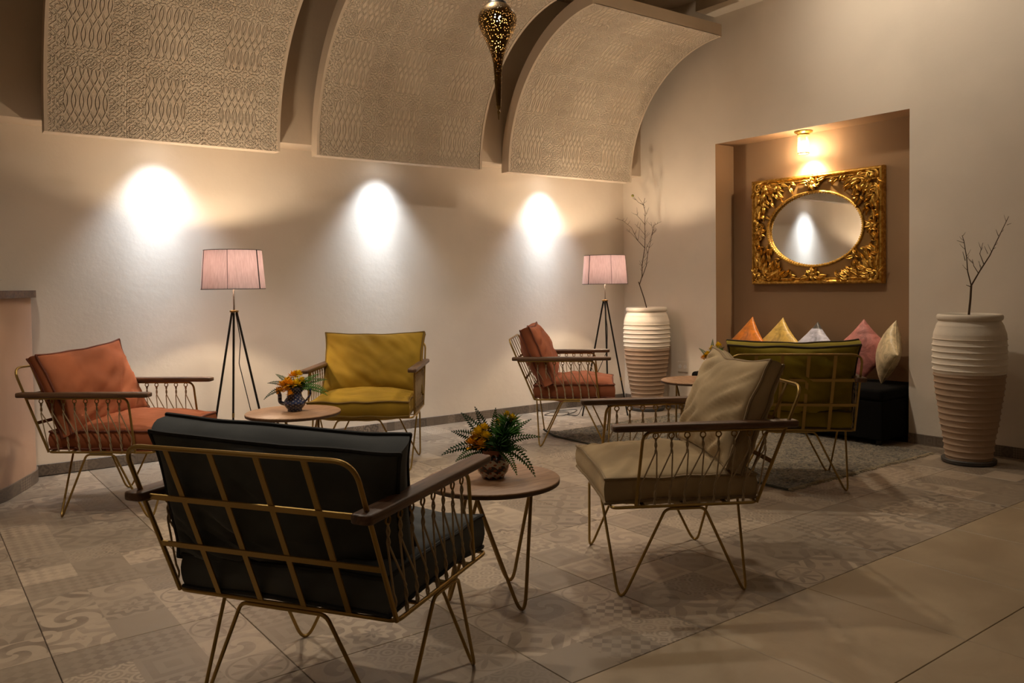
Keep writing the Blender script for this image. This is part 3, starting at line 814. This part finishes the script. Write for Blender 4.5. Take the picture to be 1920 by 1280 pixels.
bouquet((3.165, 2.10, .612), 'yellow flowers in the vase on the far round table', 23,
    [(-.6,.1,.9,.13,.5,.02,'leaf'),(.6,.1,.9,.14,.5,.02,'leafdark'),(.1,.2,1.2,.16,.3,.02,'leaf')],
    [(-.03,-.01,.045,.032,'petal'),(.03,.0,.070,.030,'petal'),(.055,.02,.11,.026,'petal'),(-.05,.02,.02,.028,'petal2'),(.0,-.02,.09,.026,'petal')],
    [(0,0,.03,.06,90,'leaf'),(.04,0,.07,.05,60,'bright_leaf')])

# ------------------------------------------------------------------ gilded mirror
def m_gilt():
    m = Mat('gilded_wood', (.62, .36, .06), .33, .95); c = m.coord('Object'); n = m.noise(c, 45, 5, .6); d = m.noise(c, 9, 3)
    m.set('Base Color', m.mix(n.step(.35,.65), (.42,.21,.03), (.78,.50,.12))); m.set('Roughness', d*.3 + .22); m.bump(n, .5, .004); return m.m
M['gilt'] = m_gilt()
M['giltdark'] = Mat('bronze_ground', (.30, .165, .05), .45, .7).m
M['mirror'] = Mat('mirror_glass', (.86,.86,.84), .015, 1).m
def gilt_mirror():
    W, H = 1.222, .911; A, B = .4365, .297
    root = empty('mirror', (NX-.004, 2.118, 1.6215), R(-90)); tag(root, 'ornate gilded mirror with oval glass hanging in the niche', 'mirror')
    # local: x along wall, -y out of wall? rotated so local +x = -Y world, local +y = +X world (into the wall)
    # plate with oval hole
    n = 96; mb = MB(); vs = []; fs = []
    def rect(an):
        c_, s_ = math.cos(an), math.sin(an); k = min((W/2-.03)/max(1e-9,abs(c_)), (H/2-.03)/max(1e-9,abs(s_))); return c_*k, s_*k
    ang = sorted(set([2*math.pi*k/n for k in range(n)] + [math.atan2(sy*(H/2-.03), sx*(W/2-.03)) % (2*math.pi) for sx in (1,-1) for sy in (1,-1)]))
    m_ = len(ang)
    for an in ang:
        x, z = rect(an); ex, ez = A*math.cos(an), B*math.sin(an)
        # match the direction of the ray for a clean fan
        k = 1/math.sqrt((math.cos(an)/A)**2 + (math.sin(an)/B)**2); ex, ez = k*math.cos(an), k*math.sin(an)
        vs += [(x,-.004,z),(x,-.034,z),(ex*1.03,-.040,ez*1.03),(ex,-.020,ez),(ex,-.004,ez)]
    for i in range(m_):
        j = (i+1) % m_
        for q in range(4): fs.append((i*5+q, j*5+q, j*5+q+1, i*5+q+1))
    mb.add(vs, fs); mb.build('frame_plate', M['giltdark'], root, True, angle=40)
    # outer moulding: four mitred rails
    prof = [(0,0),(0,-.040),(.008,-.056),(.020,-.060),(.030,-.050),(.036,-.042),(.042,-.048),(.050,-.046),(.055,-.034)]
    mb = MB(); vs = []; fs = []; k_ = len(prof)
    for sx, sz in ((-1,-1),(1,-1),(1,1),(-1,1)):
        for (ins, y) in prof: vs.append((sx*(W/2-ins), y, sz*(H/2-ins)))
    for i in range(4):
        j = (i+1) % 4
        for q in range(k_-1): fs.append((i*k_+q, j*k_+q, j*k_+q+1, i*k_+q+1))
    mb.add(vs, fs); mb.build('outer_moulding', M['gilt'], root, True, angle=25)
    # oval bead ring
    mb = MB(); N_ = 110
    mb.tube([((A+.012)*math.cos(a), -.042, (B+.012)*math.sin(a)) for a in [2*math.pi*k/96 for k in range(96)]], .011, 8, True)
    for k in range(N_):
        a = 2*math.pi*k/N_; mb.ball(((A+.002)*math.cos(a), -.046, (B+.002)*math.sin(a)), .006, 4)
    mb.build('oval_bead', M['gilt'], root)
    mb = MB(); vs = [(0,-.022,0)] + [((A+.004)*math.cos(2*math.pi*k/96), -.022, (B+.004)*math.sin(2*math.pi*k/96)) for k in range(96)]
    mb.add(vs, [(0, 1+(k+1)%96, 1+k) for k in range(96)]); mb.build('mirror_glass', M['mirror'], root, False)
    rnd = random.Random(2)
    def leaf(mb, x, z, a, L, wd, h0=.04):
        ca, sa = math.cos(a), math.sin(a); b = len(mb.v); vs = []; fs = []; n_ = 7
        for i in range(n_+1):
            t = i/n_; px = L*t; bend = .25*L*t*t; w_ = wd*math.sin(math.pi*(.12+.88*t)**.75)
            for j, (s_, hh) in enumerate(((-1,0),(-.5,.014),(0,.008),(.5,.014),(1,0))):
                ly = bend + s_*w_; hgt = h0 + hh*(1-.2*t) + .012*math.sin(math.pi*t)
                vs.append((x + px*ca - ly*sa, -hgt, z + px*sa + ly*ca))
        for i in range(n_):
            for j in range(4): fs.append((i*5+j, i*5+j+1, (i+1)*5+j+1, (i+1)*5+j))
        mb.add(vs, fs)
    def scroll(mb, x, z, a, r, turns, hand, rad=.010):
        pts = []; rr = []
        for i in range(34):
            t = i/33; q = r*(1-t)**.9 + .004; an = a + hand*turns*2*math.pi*t
            pts.append((x + q*math.cos(an), -.048-.010*t, z + q*math.sin(an))); rr.append(rad*(1-.35*t))
        mb.tube(pts, rr, 7)
    for sx in (1,-1):
        for sz in (1,-1):
            mb = MB(); q = len(mb.v)
            scroll(mb, .535, .385, R(200), .050, 1.4, -1, .012); scroll(mb, .46, .375, R(10), .036, 1.2, 1); scroll(mb, .535, .285, R(80), .034, 1.2, -1)
            mb.ball((.532,-.056,.382), .017, 6)
            for (x, z, a, L, wd) in ((.50,.36,200,.13,.028),(.50,.34,225,.12,.026),(.52,.33,255,.13,.026),(.47,.39,182,.15,.026),(.555,.32,268,.14,.026),(.42,.37,190,.12,.026),(.36,.385,195,.10,.024),(.54,.24,262,.11,.026),(.50,.27,240,.10,.022),(.44,.33,215,.10,.022),(.36,.36,205,.08,.02),(.31,.39,185,.08,.02),(.56,.19,262,.10,.02),(.53,.41,150,.08,.02),(.57,.37,300,.08,.02),(.40,.40,175,.08,.018),(.52,.20,250,.08,.018)):
                leaf(mb, x, z, R(a)+rnd.uniform(-.1,.1), L*.95, wd, .040)
            for k in range(14):
                t = k/13; mb.ball((.56-.27*t + rnd.uniform(-.01,.01), -.050, .20+.19*t + rnd.uniform(-.012,.012) if k % 2 else .40-.02*t), .008+.004*rnd.random(), 4)
            for i in range(q, len(mb.v)): v = mb.v[i]; mb.v[i] = (v[0]*sx, v[1], v[2]*sz)
            mb.build('corner_carving', M['gilt'], root, True, angle=60)
    for sx in (1,-1):
        for sz in (1,-1):
            mb = MB(); q = 0
            while q < 46:
                x, z = rnd.uniform(.06, .575), rnd.uniform(.05, .42)
                e = (x/A)**2 + (z/B)**2
                if e < 1.30 or (x < .20 and z > .30) or (x < .33 and z < .36): continue
                a = math.atan2(-(z-.44)*1.0, -(x-.60)*1.0)*0 + rnd.choice((R(185), R(262), R(222))) + rnd.uniform(-.5,.5)
                leaf(mb, x, z, a, rnd.uniform(.045,.075), rnd.uniform(.012,.019), rnd.uniform(.036,.050)); q += 1
            for k in range(3): scroll(mb, (.545,.545,.43)[k], (.10,.20,.40)[k], rnd.uniform(0,6), .024, 1.1, rnd.choice((1,-1)), .007)
            mb.v = [(v[0]*sx, v[1], v[2]*sz) for v in mb.v]
            mb.build('leaf_carving', M['gilt'], root, True, angle=60)['kind'] = 'stuff'
    for (cx_, cz_, rot) in ((0,.375,0),(0,-.375,180),(.520,0,270),(-.520,0,90)):
        mb = MB()
        scroll(mb, -.045, 0, R(0), .030, 1.1, 1); scroll(mb, .045, 0, R(180), .030, 1.1, -1); mb.ball((0,-.05,.005), .026, 8, (1,.6,.9))
        for (x, z, a, L, wd) in ((0,.0,-90,.065,.024),(-.01,0,-130,.06,.018),(.01,0,-50,.06,.018),(-.05,.02,175,.085,.02),(.05,.02,5,.085,.02),(0,.01,90,.05,.024),(-.02,.01,130,.05,.016),(.02,.01,50,.05,.016)): leaf(mb, x, z, R(a), L, wd, .044)
        rm = R(rot); c_, s_ = math.cos(rm), math.sin(rm)
        mb.v = [(cx_ + v[0]*c_ - v[2]*s_, v[1], cz_ + v[0]*s_ + v[2]*c_) for v in mb.v]
        mb.build('cartouche', M['gilt'], root, True, angle=60)
gilt_mirror()

# ------------------------------------------------------------------ crystal lamp in the niche
def m_crystal():
    m = Mat('crystal_beads', (.95,.9,.8), .08, 0, Transmission_Weight=.85, IOR=1.5); return m.m
M['crystal'] = m_crystal()
r_ = empty('crystal_ceiling_lamp', (4.392, 2.15, NZ)); tag(r_, 'small cylindrical crystal lamp with a gilt rose at the top of the niche', 'ceiling lamp')
MB().lathe([(1e-3,-.001),(.070,-.001),(.074,-.006),(.066,-.014),(.050,-.022),(.046,-.034),(1e-3,-.034)], 32).build('ceiling_rose', M['gilt'], r_)
MB().tube([(.044*math.cos(2*math.pi*k/24),.044*math.sin(2*math.pi*k/24),-.182) for k in range(24)], .0045, 6, True).build('lower_band', M['giltdark'], r_)
for k in range(22):
    a = 2*math.pi*k/22; mb = MB()
    for q in range(11): mb.ball((.044*math.cos(a), .044*math.sin(a), -.041-.0131*q), .0058, 3, (1,1,1.12))
    mb.build('crystal_strand', M['crystal'], r_, False)
MB().ball((0,0,-.105), .014, 8, (1,1,1.8)).build('light_bulb', m_lamp_glow('niche_bulb', (1,.8,.5), 120), r_)
point('bulb_light', r_, (0,0,-.155), E_NICHE, WARM, .02)
spot('bulb_beam', r_, (0,0,-.17), (.35, 0, -1), E_NICHE*2.2, 95, 1.0, WARM, .015)

# ------------------------------------------------------------------ bench and scatter cushions
r_ = empty('bench', (4.21, 2.0805, 0)); tag(r_, 'low black upholstered bench standing in the niche', 'bench')
bevel(MB().box(-.29, .305, -.875, .875, .05, .33).build('body', M['blackfab'], r_, False), .012, 3)
o = MB().box(-.30, .308, -.878, .878, .33, .415).build('seat_pad', M['blackfab'], r_, False); bevel(o, .03, 4)
for sx in (-.25, .26):
    for sy in (-.83, .83): MB().lathe([(1e-3,.0),(.016,.0),(.020,.05),(1e-3,.05)], 12, (sx,sy,.001)).build('foot', M['black'], r_)
def m_satin(name, base, rough=.35, tip=None):
    m = Mat(name, base, rough, Sheen_Weight=.08, Specular_IOR_Level=.4); c = m.coord('Object'); n = m.noise(c, 14, 5, .65, .8)
    cl = m.mix(n.step(.3,.7), tuple(x*.65 for x in base), tuple(min(1,x*1.25) for x in base))
    if tip:                                     # contrasting woven corner
        x, y, _ = m.xyz(c); cl = m.mix((x + y).step(.225, .245), cl, tip)
    m.set('Base Color', cl); m.bump(n, .5, .01); return m.m
for (y, s, colr, nm, roll, yaw, xx, lab) in (
    (2.705, .34, (.62,.19,.015), 'orange', 43, 12, 4.375, 'burnt orange satin cushion leaning in the niche, leftmost of five'),
    (2.385, .34, (.55,.36,.08), 'gold', 45, 4, 4.385, 'gold satin cushion leaning in the niche behind the olive armchair'),
    (2.045, .32, (.50,.50,.60), 'lilac', 45, 0, 4.385, 'pale lilac cushion with a dark corner, middle of the five in the niche'),
    (1.605, .345, (.42,.15,.13), 'pink', 47, -14, 4.36, 'dusty pink velvet cushion standing on its corner in the niche'),
    (1.372, .345, (.58,.47,.28), 'champagne', 45, 47, 4.315, 'champagne satin cushion at the right end of the niche')):
    o = pillow('scatter_cushion', s, .055 if nm != 'champagne' else .075, int(y*10), m_satin(nm+'_satin', colr, .5 if nm == 'pink' else .36, (.06,.055,.05) if nm == 'lilac' else None))
    tag(o, lab, 'cushion', 'scatter cushions on the niche bench')
    # local z faces the room (-X), local x,y rolled 45 degrees so a corner points up; leaning back 14 degrees
    n_ = Vector((-math.cos(R(yaw)), -math.sin(R(-yaw)), .22)).normalized(); sd = Vector((0,0,1)).cross(n_).normalized(); up = n_.cross(sd)
    mt = Matrix((sd, up, n_)).transposed() @ Matrix.Rotation(R(roll), 3, 'Z')
    o.rotation_euler = mt.to_euler(); lowz = s*.5*math.sqrt(2)*.965*up.z
    o.location = (xx, y, .418 + lowz)

# ------------------------------------------------------------------ rug
def m_rug():
    m = Mat('wool_rug', (.3,.25,.17), .95, Sheen_Weight=.3); c = m.coord('World'); n = m.noise(c, 42, 4, .8); b = m.noise(c, 7, 4); l = m.noise(m.coord('World', (1, 1, 1)), 180, 2)
    cl = m.mix(n.step(.38,.62), (.02,.017,.011), (.26,.21,.13)); cl = m.mix(b.step(.4,.7)*.4, cl, (.16,.13,.085)); m.set('Base Color', cl); m.bump(l + n, .8, .01); return m.m
M['rug'] = m_rug(); M['fringe'] = m_plaster('rug_edge', (.30,.245,.16), .3, 120, .5)
r_ = empty('rug', (3.245, 2.055, 0), R(-1.2)); tag(r_, 'shaggy grey beige rug under the olive armchair and far table', 'rug')
RW, RL_ = 1.60, 2.28
rnd = random.Random(7); nx_, ny_ = 200, 280; mb = MB(); vs = []; fs = []
for i in range(nx_+1):
    for j in range(ny_+1):
        x, y = -RW/2 + RW*i/nx_, -RL_/2 + RL_*j/ny_
        e = min(i, nx_-i, j, ny_-j)
        wob = .018*noise.noise(Vector((x*3, y*3, 1)))
        z = .0085 + .008*noise.noise(Vector((x*48, y*48, 0))) + .003*rnd.random()
        if e == 0: z = .001
        cu = max(0, 1 - math.hypot(x+RW/2, y-RL_/2)/.22); z += .035*cu**2       # curled corner
        x2 = x + (wob if i in range(0,200) else 0); vs.append((x2, y + .012*noise.noise(Vector((x*4, y*4, 5))), z))
for i in range(nx_):
    for j in range(ny_): a = i*(ny_+1)+j; fs.append((a, a+ny_+1, a+ny_+2, a+1))
mb.add(vs, fs); mb.build('pile', M['rug'], r_, True, angle=180)
mb = MB()
for (ax, ay, bx_, by_) in ((-RW/2,-RL_/2,RW/2,-RL_/2),(-RW/2,RL_/2,RW/2,RL_/2)):
    N_ = 170
    for k in range(N_):
        t = k/N_; x, y = ax+(bx_-ax)*t, ay; s_ = -1 if ay < 0 else 1
        y += .012*noise.noise(Vector((x*4, y*4, 5))) + s_*-.004
        x += .018*noise.noise(Vector((x*3, y*3, 1)))
        L = .014 + .022*rnd.random(); dx = rnd.uniform(-.012,.012)
        mb.tube([(x,y,.008),(x+dx*.5,y+s_*L*.6,.007),(x+dx,y+s_*L,.003)], [.0036,.003,.002], 5)
o = mb.build('fringe', M['fringe'], r_); o['kind'] = 'stuff'
pts = [(-RW/2 + .018*noise.noise(Vector((-RW/2*3, y*3, 1))), y, .007 + .035*max(0, 1 - abs(y-RL_/2)/.22)**2) for y in [-RL_/2 + RL_*k/60 for k in range(61)]]
MB().tube(pts, .007, 6).build('bound_edge', Mat('rug_binding', (.05,.045,.03), .95).m, r_)

# ------------------------------------------------------------------ pierced pendant
def m_pierced():
    m = Mat('pierced_brass', (.16, .095, .03), .4, .9); c = m.coord('Object')
    v = m.node('ShaderNodeTexVoronoi', feature='F1'); m.nt.links.new(c, v.inputs['Vector']); v.inputs['Scale'].default_value = 120
    hole = X(m.nt, v.outputs['Distance']).lt(.27)
    tr = m.node('ShaderNodeBsdfTransparent'); mx = m.node('ShaderNodeMixShader')
    m.nt.links.new(hole.k, mx.inputs[0]); m.nt.links.new(m.b.outputs[0], mx.inputs[1]); m.nt.links.new(tr.outputs[0], mx.inputs[2])
    m.nt.links.new(mx.outputs[0], m.nt.nodes['Material Output'].inputs[0]); return m.m
M['pierced'] = m_pierced()
D_ = 4.0; PX, PY, PZ = .797, 1.444, 1.997      # bottom tip
r_ = empty('pendant_lamp', (PX, PY, PZ)); tag(r_, 'pierced brass teardrop pendant lamp hanging before the vaults', 'pendant lamp')
K = .5564/213     # metres per photo pixel at the pendant
prof = [(3,24),(4.5,26),(5,30),(6.5,60),(7.5,85),(9,105),(13,122),(20,140),(28,158),(34,172),(36.3,184),(35.5,193),(31,202),(24,209),(19,213)]
MB().lathe([(a*K, b*K) for a, b in prof], 48).build('pierced_body', M['pierced'], r_, True, angle=80)
MB().lathe([(1e-3,0),(1.3*K,1*K),(1.5*K,10*K),(4*K,15*K),(1.6*K,19*K),(4.5*K,23*K),(4.5*K,26*K),(1e-3,26*K)], 16).build('finial', M['brassdark'], r_)
MB().lathe([(17*K,209*K),(19*K,213*K),(17*K,217*K),(11*K,222*K),(6*K,229*K),(2.5*K,232*K),(2.0*K,240*K),(1e-3,240*K)], 24).build('cap', M['black'], r_)
MB().tube([(0,0,238*K),(0,0,ZC-PZ-.03)], .004, 6).build('hanging_rod', M['black'], r_)
MB().lathe([(1e-3,ZC-PZ-.035),(.045,ZC-PZ-.03),(.05,ZC-PZ-.001),(1e-3,ZC-PZ-.001)], 24).build('ceiling_cup', M['black'], r_)
MB().ball((0,0,190*K), .016, 8, (1,1,1.3)).build('light_bulb', m_lamp_glow('pendant_bulb', (1,.8,.5), 90), r_)
point('bulb_light', r_, (0,0,178*K), E_PEND, WARM, .012)

# ------------------------------------------------------------------ counter at the left edge
r_ = empty('counter', (0,0,0)); tag(r_, 'curved plaster counter with a wooden top at the left edge', 'counter')
path = [(-.905,4.20),(-.905,4.10),(-.93,4.02),(-1.00,3.86),(-1.10,3.66),(-1.25,3.45),(-1.45,3.26),(-1.75,3.10),(-2.2,3.0)]
def ribbon(mb, path, off0, off1, z0, z1, sx=-1):
    vs = []; fs = []; n_ = len(path)
    for i, (x, y) in enumerate(path):
        a = Vector(path[max(0,i-1)]); b = Vector(path[min(n_-1,i+1)]); d = (b-a).normalized(); nn = Vector((-d.y, d.x))
        for o_ in (off0, off1):
            for z in (z0, z1): vs.append((x+nn.x*o_, y+nn.y*o_, z))
    for i in range(n_-1):
        p, q = i*4, i*4+4
        fs += [(p,p+1,q+1,q),(p+2,q+2,q+3,p+3),(p+1,p+3,q+3,q+1),(p,q,q+2,p+2)]
    fs += [(0,2,3,1),(n_*4-4,n_*4-3,n_*4-1,n_*4-2)]
    mb.add(vs, fs)
pp = [tuple(p) for p in fillet([(x,y,0) for x,y in path], .3, 4)]; pp = [(p[0],p[1]) for p in pp]
pp = [p for p in pp if p[1] < bw(p[0]) - .02]; pp[0] = (pp[0][0], bw(pp[0][0])-.016)
mb = MB(); ribbon(mb, pp, 0, -.35, .001, 1.150); mb.build('body', M['counter'], r_, True, angle=40)
mb = MB(); ribbon(mb, pp, .030, -.40, 1.150, 1.195); bevel(mb.build('counter_top', M['arm'], r_, True, angle=40), .006, 2)
mb = MB(); ribbon(mb, pp, .010, .0005, .001, .078); mb.build('skirting', M['basetile'], r_, True, angle=40)
# small ornament standing on it, cut by the picture edge
r_ = empty('candle_holder', (-1.13, 3.95, 1.196)); tag(r_, 'small white and dark candle holder on the counter at the left edge', 'candle holder')
MB().lathe([(1e-3,0),(.030,0),(.032,.006),(.012,.016),(.010,.034),(.016,.044),(1e-3,.046)], 20).build('base', M['black'], r_)
MB().ball((0,0,.075), .026, 8).build('candle', M['white'], r_)
MB().tube([(0,0,.06),(.03,-.012,.062),(.062,-.02,.066)], .003, 5).build('sprig', M['white'], r_)
# socket on the right wall beside the urn
r_ = empty('wall_socket', (XR-.001, 3.36, .40)); tag(r_, 'white double wall socket low on the right wall beside the urn', 'socket')
bevel(MB().box(-.009, 0, -.062, .062, -.05, .05).build('plate', M['wall'], r_, False), .004, 2)
for y in (-.03, .03): MB().lathe([(1e-3,0),(.019,0),(.021,.002),(1e-3,.002)], 16).build('outlet', M['white'], r_, True, (-.0115, y, 0), (0, R(90), 0))
